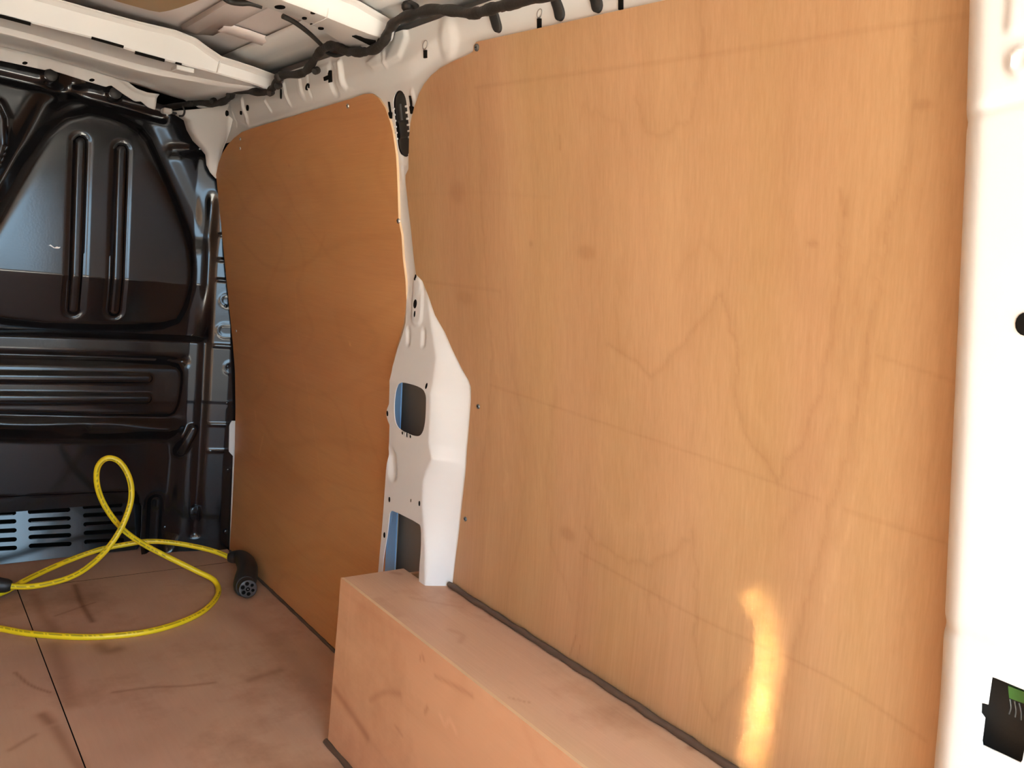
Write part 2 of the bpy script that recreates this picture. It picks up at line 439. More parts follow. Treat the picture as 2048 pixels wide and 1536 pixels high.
fr = np.array(yz(far_right)); nl = np.array(yz(near_left))
side_loop = [(2.60, 1.30), (2.60, 1.425), (-.54, 1.445), (-.54, 1.33)] + [(1.18, 1.355)]
side_loop += [(y-.03, z-.004) for y, z in nl[4:]] + [(y-.03, z) for y, z in Dp[1:]] + [(Dp[-1, 0]-.03, .30), (Bp[-1, 0]+.004, .28)]
side_loop += [tuple(p) for p in Bp[::-1]] + [(y+.012, z) for y, z in fr[::-1][1:]] + [(1.66, 1.325)]
def on_yz(px, py): return tuple(on_s(px, py, s_fn)[1:])
hole1 = smooth_loop([on_yz(*p) for p in [(789, 790), (796, 767), (806, 764), (842, 774), (852, 787), (852, 810), (850, 850), (843, 871), (830, 873), (803, 862), (791, 849), (788, 825)]], 2)
hole2 = smooth_loop([on_yz(*p) for p in [(778, 1040), (780, 1022), (788, 1022), (838, 1047), (842, 1055), (842, 1100), (838, 1140), (838, 1195), (764, 1175), (766, 1120), (774, 1075)]], 1)
notch = [on_yz(*p) for p in [(811, 862), (815, 863), (815, 875), (811, 874)]]
def cap(a, b, r, d, w): return ('c', on_yz(*a), on_yz(*b), r, d, w)
side_feats = [
 cap((816, 662), (816, 684), .006, -.004, .010), cap((847, 664), (846, 688), .006, -.004, .010),
 cap((783, 915), (785, 945), .013, -.007, .022),
 cap((836, 575), (834, 632), .020, .003, .006), cap((838, 530), (836, 575), .014, .002, .006),
 cap((807, 312), (811, 316), .010, -.003, .006), cap((803, 335), (806, 365), .004, .002, .005),
 # vertical beads on the rail
 cap((540, 205), (545, 222), .004, .004, .006), cap((578, 172), (584, 208), .005, .004, .008), cap((452, 222), (453, 250), .004, .003, .006),
 cap((494, 205), (497, 240), .009, .005, .010), cap((607, 160), (612, 190), .011, .004, .008),
 cap((690, 132), (694, 172), .007, .006, .012), cap((625, 150), (629, 196), .003, -.004, .005),
 cap((778, 110), (781, 132), .005, .003, .006), cap((672, 140), (676, 180), .012, -.005, .012),
 cap((824, 185), (830, 205), .005, .003, .008), cap((473, 225), (474, 255), .003, -.003, .004)]
bump1 = [on_yz(*p) for p in [(742, 128), (790, 90), (812, 52), (822, 60), (826, 78), (810, 118), (785, 130), (757, 142)]]
step1 = [on_yz(*p) for p in [(470, 200), (470, 240), (500, 255), (730, 185), (700, 178), (690, 120)]]
def side_h(y, z):
    zc = np.clip(z, .3, 1.5)
    d, c = yD(zc), yC(zc)
    t = np.clip((y-d)/np.maximum(c-d, .006), 0, 1)
    t = t*t*(3-2*t)*.35+t*.65
    p = np.where(z < .96, np.where(y < d, -.005, -.005+(prot(zc)+.005)*t), -.005)
    zs_ = np.interp(y, [1.28, 1.45], [1.390, 1.348]); top = np.clip((z-zs_)/.035, 0, 1)*(z > 1.3); p = p+.010*top*top*(3-2*top)
    p = p+.006*sstep(np.abs(z-1.40)-.012, .02)*(y < 1.2)*0
    for f in side_feats:
        p = p+f[4]*sstep(sdf_seg(y, z, f[1], f[2], f[3]), f[5])
    p = p+.006*sstep(sdf_poly(y, z, bump1), .010)-.004*sstep(sdf_seg(y, z, on_yz(795, 75), on_yz(775, 118), .010), .02)
    p = p+.003*sstep(sdf_poly(y, z, step1), .006)
    p = p+.005*sstep(sdf_seg(y, z, on_yz(905, 60), on_yz(898, 98), .018), .025)
    return p
_sa = np.array(on_w(801, 209, .005)[1:]); _sb = np.array(on_w(809, 285, .005)[1:])
def stadium(a, b, r, n=10):
    a = np.array(a); b = np.array(b); d = (b-a)/np.linalg.norm(b-a); nn = np.array([-d[1], d[0]]); L = []
    for k in range(n+1):
        t = math.pi*k/n; L.append(b+r*(nn*math.cos(t)+d*math.sin(t)))
    for k in range(n+1):
        t = math.pi*k/n; L.append(a+r*(-nn*math.cos(t)-d*math.sin(t)))
    return np.array(L)
side = sheet('centre_pillar_and_rail', [side_loop, hole1, hole2, notch, stadium(_sa+np.array([.003, 0]), _sb+np.array([.003, 0]), .0265)], .0035,
      lambda y, z: np.stack([prof(z)-side_h(y, z), y, z], 1), (.0015, 0, 0), M_white, WR, flip=False)
# cavity seen through the two openings
a1 = on_yz(820, 820); a2 = on_yz(800, 1100)
plate('inner_skin', [(.975, 1.66, .22), (.985, 1.28, .22), (.955, 1.28, .95), (.945, 1.66, .95)], (.003, 0, 0), M_grey, WR)
plate('blue_inner_skin', [(.935, 1.600, .30), (.935, 1.556, .30), (.932, 1.573, .56), (.928, 1.60, .56)], (.003, 0, 0), M_blue, WR)
plate('blue_inner_skin', [(.915, 1.588, .62), (.915, 1.553, .62), (.908, 1.553, .75), (.908, 1.580, .75)], (.003, 0, 0), M_blue, WR)
# punched holes
for px, r, asp in [((833, 608), .0062, 1.5), ((832, 628), .0027, 2.4), ((833, 555), .0035, 1.8), ((853, 772), .0030, 2.), ((775, 827), .0035, 1.7),
                   ((779, 999), .0033, 1.8), ((839, 1007), .0030, 1.8), ((769, 1070), .0040, 1.6), ((805, 866), .0022, 1.5), ((821, 873), .0022, 1.5),
                   ((822, 1001), .0012, 3.)]:
    fnh = lambda z, px=px: prof(z)-prot(z)-.0015
    c = on_s(*px, s_fn); L = []
    for k in range(14):
        a = 2*math.pi*k/14; L.append((c[1]+r*math.cos(a), c[2]+r*asp*math.sin(a)))
    L = np.array(L)
    V = np.stack([prof(L[:, 1])-side_h(L[:, 0], L[:, 1])-.0008, L[:, 0], L[:, 1]], 1)
    plate('punched_hole', V, (.003, 0, 0), M_hole, WR)
def on_side(px, py):
    h = 0.
    for _ in range(5):
        P = on_w(px, py, -h); h = float(side_h(np.array([P[1]]), np.array([P[2]]))[0])
    return P
def slot(name, pts, mat=None, lift=.0012):
    lift = max(lift, .003)
    V = np.array([on_side(*p) for p in pts])-np.array([lift, 0, 0]); return plate(name, V, (.004, 0, 0), mat or M_hole, WR)
def oval(c, a, b, n=12, tilt=0.):
    return [(c[0]+a*math.cos(2*math.pi*k/n)+tilt*b*math.sin(2*math.pi*k/n), c[1]+b*math.sin(2*math.pi*k/n)) for k in range(n)]
for c, a, b, t in [((616, 174), 3, 7, -.2), ((455, 227), 2.6, 6, 0), ((496, 216), 2, 6, 0), ((483, 226), 1.4, 4, 0), ((407, 252), 1.5, 3, 0), ((563, 188), 1, 10, 0),
                  ((617, 173), 2.5, 6, -.2)][:6]:
    slot('punched_hole', oval(c, a, b, 12, t))
slot('t_slot', [(658, 142), (664, 141), (665, 164), (659, 166), (659, 160), (650, 162), (649, 155), (658, 151)])
for c in [(852, 109), (1080, 48), (1243, 9)]:
    k = 1+(c[0]-852)*.0011
    slot('square_slot', [(c[0]-2.6*k, c[1]-8*k), (c[0]+2.8*k, c[1]-8.5*k), (c[0]+2.8*k, c[1]+7*k), (c[0]-2.6*k, c[1]+8*k)])
for c in [(851, 90), (1080, 27)]:
    P = np.array([on_side(*p) for p in oval(c, 4.5, 9, 18, -.2)])-np.array([.001, 0, 0])
    tube('pressed_ring', np.vstack([P, P[:1]]), .0007, M_grey, WR, 6, caps=False)
# key-hole slots beside the sleeve
slot('key_slot', [(778, 204), (780, 204), (783, 224), (785, 225), (785, 237), (780, 238), (779, 226), (781, 224)])
slot('key_slot', [(820, 192), (822, 192), (825, 212), (828, 214), (828, 226), (823, 228), (821, 214), (823, 212)])
# black moulded sleeve clipped into the top of the pillar
SL = empty('pillar_sleeve', on_side(804, 245)); adopt(SL, None)
tag(SL, 'black moulded plastic sleeve clipped into the top of the white pillar', 'sleeve')
ca, cb = _sa+np.array([.003, 0]), _sb+np.array([.003, 0])
slr = .0285
sheet('body', [stadium(ca, cb, slr)], .002,
      lambda y, z: np.stack([prof(z)+.016-.014*np.sqrt(np.clip(1-((sdf_seg(y, z, ca, cb, slr)+slr)/slr)**2, 0, 1))
                             +.004*sstep(np.abs(z-(ca[1]*.35+cb[1]*.65))-.016, .004), y, z], 1), (.004, 0, 0), M_rubber, SL)
for k in range(6):
    for s in (-1, 1):
        t = .08+.16*k
        c = ca*(1-t)+cb*t; y = c[0]+s*.0255
        box('clip_tab', (prof(c[1])+.003, y-.004, c[1]-.0018), (prof(c[1])+.006, y+.004, c[1]+.0018), M_white, SL, .0006)
tube('inner_roll', catmull([(prof(z)+.003, y, z) for y, z in [ca+(cb-ca)*t+np.array([-.006, 0]) for t in (.0, .15, .3, .42)]], 5), [.004]*16, M_rubber, SL, 8)
# oblong rubber plugs above the near panel
for a, b in [((990, 30), (996, 52)), ((1116, 8), (1122, 29)), ((1192, -6), (1197, 12))]:
    A = on_side(*a); B = on_side(*b); r = .0125 if a[0] < 1000 else .0115
    L = stadium(A[1:], B[1:], r*.82, 8)
    o = sheet('rubber_plug', [L], .002, lambda y, z, A=A, B=B, r=r: np.stack([prof(z)-side_h(y, z)-.002-.006*np.sqrt(np.clip(1-((sdf_seg(y, z, A[1:], B[1:], r)+r)/r)**2, 0, 1)), y, z], 1), (.006, 0, 0), M_rubber, WR)
# white front corner between rail and bulkhead
lft = [(340, 222), (368, 240), (374, 260), (386, 281), (401, 296), (411, 309), (413, 330), (420, 345), (431, 357)]
rgt = [(470, 205), (468, 222), (466, 240), (462, 258), (458, 270), (452, 285), (446, 300), (440, 320), (436, 345)]
rows = []
for t in np.linspace(0, 1, 7):
    rows.append([])
    for l, r in zip(lft, rgt):
        A = on_y(*l, 2.655); B = on_w(*r, .004); P = A*(1-t)+B*t
        P = P+np.array([.012, .012, 0])*math.sin(math.pi*t); rows[-1].append(P)
loft('front_corner', rows, M_white, WR, thick=.002, flip=True)
# white body edge glimpsed beside the bulkhead
plate('front_flange', [on_y(*p, 2.665) for p in [(459, 850), (464, 842), (474, 842), (474, 915), (466, 912), (458, 903)]], (0, .004, 0), M_white, WR)
plate('front_flange', [on_y(*p, 2.664) for p in [(467, 900), (474, 900), (466, 1100), (459.5, 1100)]], (0, .004, 0), M_white, WR)
plate('front_flange', [on_y(*p, 2.664) for p in [(452, 545), (460, 545), (470, 640), (463, 640)]], (0, .004, 0), M_white, WR)
# rear pillar close to the camera
def yS(z): return .384-(1.287-np.asarray(z))*.050
RP0 = lambda z: prof(z)-.055
rect = [on_s(*p, RP0)[1:] for p in [(1982, 1354), (2064, 1388), (2042, 1528), (1961, 1490), (1968, 1434), (1960, 1430), (1961, 1406), (1974, 1410)]]
rp_loop = [(.40, 1.40), (-.56, 1.40), (-.56, .0), (.40, .0)]
ha = on_s(1957, 218, RP0)[1:]; hb = on_s(2060, 188, RP0)[1:]
la = on_s(1905, 1268, RP0)[1:]; lb = on_s(2060, 1328, RP0)[1:]
pc = on_s(2046, 122, RP0)[1:]; pk = on_s(2046, 15, RP0)[1:]; rh = on_s(2050, 648, RP0)[1:]
def rp_h(y, z):
    e = yS(z)+.022
    t = np.clip((e-y)/.034, 0, 1); h = -.005+.058*np.sqrt(np.clip(1-(1-t)**2, 0, 1))
    u = np.clip((y+.56)/.03, 0, 1); h = h*(.3+.7*np.sqrt(np.clip(1-(1-u)**2, 0, 1)))
    line = ha[1]+(y-ha[0])*(hb[1]-ha[1])/(hb[0]-ha[0])
    h = h-.003*np.exp(-((z-line)/.006)**2)+.0025*sstep(line-z, .01)
    line2 = la[1]+(y-la[0])*(lb[1]-la[1])/(lb[0]-la[0])
    h = h-.0045*np.exp(-((z-line2)/.008)**2)
    h = h+.005*sstep(np.hypot(y-pc[0], z-pc[1])-.012, .006)-.003*sstep(np.hypot(y-pc[0], z-pc[1])-.006, .004)
    h = h+.004*sstep(np.maximum(np.abs(y-pk[0])-.011, np.abs(z-pk[1])-.018), .006)
    return h
sheet('rear_pillar', [rp_loop, rect], .0035, lambda y, z: np.stack([prof(z)-rp_h(y, z), y, z], 1), (.0015, 0, 0), M_white, WR)
c = rh; L = np.array([(c[0]+.0085*math.cos(k*math.pi/8), c[1]+.0105*math.sin(k*math.pi/8)) for k in range(16)])
plate('punched_hole', np.stack([prof(L[:, 1])-rp_h(L[:, 0], L[:, 1])-.001, L[:, 0], L[:, 1]], 1), (.003, 0, 0), M_hole, WR)
box('lamp_recess', (prof(.6)-.022, .13, .48), (prof(.6)-.019, .345, .72), M_rubber, WR)
gp = [on_s(*p, lambda z: prof(z)-.04) for p in [(2016, 1372), (2060, 1388), (2060, 1412), (2018, 1396)]]
plate('circuit_board', gp, (.004, 0, 0), M_green, WR)
for k in range(3):
    P = [on_s(*p, lambda z: prof(z)-.036) for p in [(2020+9*k, 1398+4*k), (2022+10*k, 1415+5*k), (2018+12*k, 1428+6*k)]]
    tube('wire', catmull(P, 4), .0008, M_dsteel, WR, 6)

plate('cab_light_block', [(-.85, 2.96, -.1), (1.08, 2.96, -.1), (1.08, 2.96, 1.53), (-.85, 2.96, 1.53)], (0, .01, 0), M_hole, WR)  # unseen plate added to stop light leaking in past the bulkhead
plate('outer_side', [(1.07, -.56, -.3), (1.07, 2.97, -.3), (1.07, 2.97, 1.53), (1.07, -.56, 1.53)], (.004, 0, 0), M_white, WR)
# ---- left wall (behind the camera's left) and roof
WL = empty('wall_left', (-.69, 1.5, 0)); tag(WL, kind='structure')
loft('inner_lining', [[(.26-prof(z), y, z) for z in zs] for y in (-.56, 1., 1.9, 2.86)], M_boxside, WL, thick=.006, flip=True)
plate('outer_side', [(-.82, -.56, -.3), (-.82, 2.97, -.3), (-.82, 2.97, 1.53), (-.82, -.56, 1.53)], (-.004, 0, 0), M_white, WL)
# unseen left rear door, added to cut side light reaching the near panel
for n_, x_, s_ in (('light_block_door', -.77, 1),):
    dr = box(n_, (x_-.03, -1.42, -.10), (x_+.03, -.59, 1.47), M_white, None, .02); tag(dr, kind='structure')
    box('door_lining', (x_+s_*.030-.004, -1.34, .06), (x_+s_*.030+.004, -.67, .70), M_farply, dr, .003)
    box('door_window', (x_+s_*.030-.004, -1.34, .82), (x_+s_*.030+.004, -.67, 1.36), M_hole, dr, .003)

CE = empty('ceiling', (.13, 1.4, 1.45)); tag(CE, kind='structure')
def roof_z(x):
    d = np.abs(np.asarray(x)-.13); return np.interp(d, [0, .25, .40, .52, .60, .66, .72], [1.490, 1.486, 1.480, 1.474, 1.468, 1.460, 1.440])
rx = np.linspace(.13-.76, .13+.76, 77)
sheet('roof_skin', [[(-.63, -.56), (.89, -.56), (.89, 2.92), (-.63, 2.92)]], .02, lambda u, v: np.stack([u, v, roof_z(u)+.004], 1), (0, 0, .002), M_roof, CE, flip=True)
obj('roof_outside', [(-.82, -.56, 1.51), (1.07, -.56, 1.51), (1.07, 2.98, 1.51), (-.82, 2.98, 1.51)], [[0, 1, 2, 3]], M_white, CE)
plate('roof_outside', [(-.82, -.56, 1.51), (1.07, -.56, 1.51), (1.07, -.56, 1.45), (-.82, -.56, 1.45)], (0, .01, 0), M_white, CE)
# damping pad stuck to the roof skin between the bows
pad = smooth_loop([(-.20, 1.50), (.50, 1.50), (.535, 1.56), (.50, 1.97), (.46, 2.0), (-.16, 2.0), (-.22, 1.97)], 2)
sheet('damping_pad', [pad], .02, lambda u, v: np.stack([u, v, roof_z(u)-.0005], 1), (0, 0, .003), M_pad, CE, flip=True)
# lengthwise stiffener with a folded edge
loft('roof_stiffener', [[(x, y, float(roof_z(x))+dz) for x, dz in [(.545, -.001), (.549, -.009), (.575, -.011), (.600, -.004), (.615, -.0015)]] for y in (1.47, 1.75, 2.03)], M_roof, CE, thick=.0015)
loft('roof_side_rail', [[(x, y, float(roof_z(x))+dz) for x, dz in [(.690, -.001), (.700, -.008), (.722, -.014), (.742, -.006), (.760, -.008), (.800, -.006)]] for y in np.linspace(-.54, 2.62, 15)], M_white, CE, thick=.0015)
loft('roof_cross_ridge', [[(x, y, float(roof_z(x))+dz) for y, dz in [(1.90, -.0005), (1.915, -.008), (1.95, -.010), (1.965, -.0005)]] for x in np.linspace(.60, .72, 8)], M_roof, CE, thick=.0015)

def mirror_rows(xs):
    return np.concatenate([.26-xs[::-1], xs])
# front header (bow against the bulkhead)
bx = np.array([.13, .20, .28, .37, .46, .53, .575, .605, .635, .67, .71, .77])
zb = np.interp(bx, [.2, .37, .46, .52, .60, .71, .77], [1.413, 1.410, 1.402, 1.399, 1.398, 1.393, 1.386])
zt = np.interp(bx, [.2, .434, .53, .575, .605, .635, .706, .77], [1.462, 1.455, 1.457, 1.451, 1.437, 1.425, 1.420, 1.412])
z2 = np.interp(bx, [.229, .33, .437, .553, .676, .754], [1.440, 1.436, 1.429, 1.423, 1.413, 1.405])
z3 = np.interp(bx, [.23, .331, .44, .556, .68, .764], [1.426, 1.421, 1.414, 1.407, 1.402, 1.398])
z4 = np.interp(bx, [.259, .374, .496, .54, .70], [1.450, 1.446, 1.436, 1.432, 1.412])
y2 = np.interp(bx, [.2, .55, .70, .77], [2.30, 2.30, 2.22, 2.14])
def header_rows(x, zb, zt, z2, z3, z4, y2):
    return [(x, 2.022, zt+.005), (x, 2.034, zt+.004), (x, 2.040, zt-.001), (x, 2.044, zt-.004), (x, 2.050, zb+.003), (x, 2.054, zb), (x, 2.075, zb+.004), (x, 2.080, zb+.011), (x, y2-.01, z2-.002), (x, y2, z2), (x, y2+.004, z2-.003), (x, y2+.010, z3+.002), (x, y2+.018, z3), (x, 2.60, z4), (x, 2.63, z4+.002)]
rows = [header_rows(*r) for r in zip(bx, zb, zt, z2, z3, z4, y2)]
left = [[(.26-p[0], p[1], p[2]) for p in r] for r in rows[:0:-1]]
B1 = loft('front_roof_bow', left+rows, M_white, CE, thick=.0015, smooth=35)
def bow_slot(pa, pb, hgt, y):
    P = [on_y(pa[0], pa[1], y), on_y(pb[0], pb[1], y), on_y(pb[0]-1, pb[1]+hgt, y), on_y(pa[0]-1, pa[1]+hgt, y)]
    plate('slot_hole', P, (0, .004, 0), M_hole, B1)
bow_slot((-40, 18), (62, 45), 6, 2.048); bow_slot((184, 73), (248, 91), 5, 2.048); bow_slot((271, 102), (330, 118), 5.5, 2.048)
bow_slot((352, 124), (364, 127), 3, 2.048)
# dimpled tab on the bow
box('tab', (.545, 2.052, 1.386), (.585, 2.10, 1.397), M_white, B1, .002)
tube('weld_seam', [(.637, 2.041, 1.424), (.634, 2.046, 1.397)], .0016, M_white, B1, 6)

# flange of the header that meets the bulkhead
fl_top = [(0, 97), (90, 118), (170, 138), (230, 156), (250, 170), (268, 184), (290, 192), (325, 197)]
fl_bot = [(0, 121), (90, 140), (100, 137), (112, 143), (175, 163), (212, 174), (222, 170), (236, 180), (250, 190), (270, 203), (283, 203), (295, 214), (305, 218)]
T = np.array([on_y(*p, 2.655) for p in fl_top]); Bt = np.array([on_y(*p, 2.665) for p in fl_bot])
xs = np.linspace(T[0, 0], .655, 60)
rows = []
for x in np.concatenate([np.linspace(-.40, xs[0]-.01, 8), xs]):
    zt_ = np.interp(x, T[:, 0], T[:, 2]); zb_ = np.interp(x, Bt[:, 0], Bt[:, 2])
    rows.append([(x, 2.630, zt_+.006), (x, 2.650, zt_+.001), (x, 2.656, zt_-.003), (x, 2.666, zb_+.001), (x, 2.668, zb_)])
loft('bulkhead_flange', rows, M_white, CE, thick=.0015)
for c in [(50, 126), (184, 160)]:
    P = np.array([on_y(*p, 2.6615) for p in oval(c, 5.5, 3, 12)]); plate('punched_hole', P, (0, .006, 0), M_hole, CE)

# middle bow above the pillar
mx_ = np.array([.13, .30, .45, .52, .60, .64, .68, .72, .765])
near_b = np.array([on_y(*p, 1.45) for p in [(480, -32), (569, 2), (619, 20), (654, 34), (721, 61), (758, 74)]])
near_t = np.array([on_y(*p, 1.445) for p in [(560, -45), (640, -16), (680, 0), (729, 20), (742, 30), (765, 50)]])
far_b = np.array([on_y(*p, 1.59) for p in [(440, -14), (522, 10), (562, 27), (621, 48), (667, 76), (700, 100)]])
rows = []
for x in mx_:
    zn = np.interp(x, near_b[:, 0], near_b[:, 2]); zt_ = max(np.interp(x, near_t[:, 0], near_t[:, 2]), zn+.014); zf = np.interp(x, far_b[:, 0], far_b[:, 2])
    rows.append([(x, 1.425, zt_+.003), (x, 1.437, zt_+.003), (x, 1.443, zt_-.001), (x, 1.449, zn+.004), (x, 1.453, zn), (x, 1.47, zn+.001), (x, 1.585, zf), (x, 1.595, zf+.003), (x, 1.598, zf+.02)])
left = [[(.26-p[0], p[1], p[2]) for p in r] for r in rows[:0:-1]]
B2 = loft('middle_roof_bow', left+rows, M_white, CE, thick=.0015, smooth=35)
def on_b2(px, py):
    best = None
    for y in np.linspace(1.455, 1.59, 60):
        P = on_y(px, py, y); zn = np.interp(P[0], near_b[:, 0], near_b[:, 2]); zf = np.interp(P[0], far_b[:, 0], far_b[:, 2])
        zz = zn+(zf-zn)*(y-1.453)/.132; e = abs(P[2]-zz)
        if best is None or e < best[0]: best = (e, P)
    return best[1]
for c, a, b in [((560, 12), 11, 4), ((626, 24), 5, 2), ((609, 35), 5, 2), ((642, 55), 6, 2.5), ((623, 46), 3, 1.5)]:
    P = np.array([on_b2(*p) for p in oval(c, a, b, 14, .3)])-np.array([0, 0, .0025]); plate('slot_hole', P, (0, 0, .004), M_hole, B2)
P = np.array([on_b2(*p) for p in [(704, 70), (712, 69), (752, 82), (748, 88), (738, 87)]])-np.array([0, 0, .003]); plate('slot_hole', P, (0, 0, .004), M_hole, B2)
tube('weld_seam', [near_b[3]+np.array([.0, -.004, .014]), near_b[3]+np.array([0, -.001, -.001]), on_b2(622, 50)-np.array([0, 0, .001])], .0012, M_white, B2, 6)

# ---- front wall: black pressed steel bulkhead
WF = empty('wall_front', (.13, 2.7, 0)); tag(WF, kind='structure')
XZ = lambda *p: np.array(xz(p))
MX = lambda x: .13+np.abs(x-.13)        # the pressing is symmetric about the van's centre line
win = XZ((-60, 160), (-12, 190), (8, 205), (22, 235), (24, 290), (8, 335), (-60, 380))
panel = smooth_loop(XZ((112, 205), (285, 245), (325, 335), (372, 450), (388, 530), (378, 610), (350, 662), (-80, 650), (-80, 520)), 2)
groove = XZ((150, 165), (95, 205), (20, 345), (-40, 460))
sub = smooth_loop(XZ((-300, 705), (330, 722), (362, 735), (362, 770), (352, 822), (330, 832), (-300, 815)), 1)
low = smooth_loop(XZ((-300, 862), (170, 880), (340, 872), (362, 890), (352, 1000), (345, 1090), (300, 1112), (-300, 1150)), 1)
vent = XZ((-200, 1012), (275, 990), (281, 1003), (281, 1098), (272, 1108), (-200, 1148))
def gauss(d, w): return np.exp(-(d/w)**2)
colx = on_y(417, 800, 2.70)[0]
def bulk_d(x, z):
    """how far the surface stands towards the load space from y = 2.70"""
    u = MX(x)
    d = np.zeros_like(u)
    d += .030*np.clip((u-.80)/.12, 0, 1)                           # the edge returns towards the wall
    d += .016*sstep(sdf_poly(u, z, panel), .034)
    d += -.0235*(z-.55)/.9*(z > .5)                        # leans forward a little
    zc = XZ((180, 553))[0][1]; zl = XZ((180, 672))[0][1]
    d -= .24*np.clip(zc-z, 0, zc-zl)*sstep(zl-z, .02)*sstep(u-.84, .05)
    g, _, _ = seg_dist(u, z, [groove], closed=False); d -= .022*gauss(g, .026)
    d += .010*sstep(sdf_poly(u, z, win), .02)-.012*sstep(sdf_poly(u, z, win)+.012, .010)
    for a, b in [((161, 284), (148, 618)), ((243, 300), (230, 622))]:
        A, B = XZ(a, b); s = sdf_seg(u, z, A, B, .014); d += .011*sstep(s, .009)-.003*gauss(s-.006, .006)
    A, B = XZ((-300, 708), (365, 724)); d -= .012*gauss(sdf_seg(u, z, A, B, 0), .014)
    d += .016*sstep(sdf_poly(u, z, sub), .018)
    for a, b in [((-300, 749), (292, 755)), ((-300, 792), (290, 795))]:
        A, B = XZ(a, b); s = sdf_seg(u, z, A, B, .013); d += .011*sstep(s, .012)
    A, B = XZ((-300, 838), (200, 848)); s = z-(A[1]+(u-A[0])*(B[1]-A[1])/(B[0]-A[0])); d += .022*gauss(s-.004*np.sin(u*14), .020)*sstep(u-.78, .05)
    A, B = XZ((180, 862), (330, 862)); s = sdf_seg(u, z, A, B, .004); d += .010*gauss(np.maximum(s, 0), .012)
    d -= .030*sstep(sdf_poly(u, z, low), .05)
    d -= .035*sstep(sdf_poly(u, z, vent), .014)
    A, B = XZ((360, 905), (384, 858)); s = sdf_seg(u, z, A, B, .012); d += .020*sstep(s, .018)-.006*sstep(s+.005, .008)
    A, B = XZ((318, 1010), (312, 1108)); d -= .020*gauss(np.maximum(sdf_seg(u, z, A, B, .010), 0), .012)
    # stepped column beside the wall
    d -= .008*gauss(u-(colx-.022+.00*z), .014)*sstep(.05-z, .02)*sstep(z-1.15, .05)
    for a, b, r in [((455, 733), (470, 733), .018), ((458, 806), (470, 806), .012), ((455, 940), (468, 940), .012), ((450, 600), (470, 605), .018), ((445, 660), (470, 660), .02)]:
        A, B = XZ(a, b); s = sdf_seg(u, z, A, B, r); d += .0015*gauss(s, .004)
    for zz in (846, 898, 690, 560, 520, 470):
        A = XZ((440, zz))[0]; d += .004*sstep(np.abs(z-A[1])-.004, .004)*sstep(colx-u, .01)
    A, B = XZ((300, 250), (400, 470)); s = sdf_seg(u, z, A, B, .004); d -= .009*gauss(np.maximum(s, 0), .035)
    A, B = XZ((350, 300), (420, 300)); s = sdf_seg(u, z, A, B, .0); d -= .008*gauss(s, .015)
    for c in [(102, 150), (231, 186)]:
        A = XZ(c)[0]; s = np.hypot(u-A[0], z-A[1]); d += .008*sstep(s-.020, .006)
    # top rail of the bulkhead
    A = XZ((0, 150), (120, 178), (220, 205), (330, 235)); g, _, _ = seg_dist(u, z, [A], closed=False); d -= .010*gauss(g, .012)
    return d
top_z = lambda u: np.interp(u, [.26, .45, .60, .70, .80, .95], [1.445, 1.438, 1.412, 1.40, 1.39, 1.30])
bu = np.linspace(.13, .965, 40)
bl = [(u, float(top_z(u))) for u in bu]; bl = [(.26-u, z) for u, z in bl[::-1]]+bl
bl = bl+[(.965, -.03), (-.70, -.03)]
slots = []
for x0, x1, ys in [(57, 143, (1024.6, 1041, 1056.5, 1072.5, 1089)), (167, 248, (1015, 1031, 1048, 1064, 1081)), (-48, 34, (1031, 1047, 1064, 1081, 1097)), (-150, -70, (1037, 1053, 1070, 1087, 1103))]:
    for y in ys:
        xm = (x0+x1)/2
        A = on_y(x0+5, y+ (x0+5-xm)*-.055, 2.765)[[0, 2]]; B = on_y(x1-5, y+(x1-5-xm)*-.055, 2.765)[[0, 2]]
        slots.append((A, B))
vent_loop = XZ((-200, 1012), (275, 990), (281, 1003), (281, 1098), (272, 1108), (-200, 1148))
sheet('bulkhead_panel', [bl, [(-.42, -.02), (.688, -.02), (.688, .158), (-.42, .158)]], .0045, lambda u, v: np.stack([u, 2.70-bulk_d(u, v), v], 1), (0, .0015, 0), M_black, WF, flip=False)
# louvre plate with open slots in front of the recess
vx0, vx1 = -.43, .685
vl = [(vx0, .004), (vx1, .004), (vx1+.012, .02), (vx1+.012, .150), (vx1, .165), (vx0, .165)]
def slot_loop(A, B, r=.0066):
    return stadium(A, B, r, 5)
SLT = [s for s in slots]
vholes = [slot_loop(A, B) for A, B in SLT]
sheet('vent_plate', [vl]+vholes, .0025, lambda u, v: np.stack([u, 2.752+.20*v, v], 1), (0, .002, 0), M_black, WF)
obj('vent_recess', [(vx0, 2.83, -.02), (vx1+.02, 2.83, -.02), (vx1+.02, 2.83, .22), (vx0, 2.83, .22)], [[0, 1, 2, 3]], M_hole, WF)
for A, B in SLT[:]:
    # inner louvre lip of each slot
    tube('louvre_lip', [(A[0]+.002, 2.757+.2*A[1], A[1]-.0065), (B[0]-.002, 2.757+.2*B[1], B[1]-.0065)], .0022, M_black, WF, 6)
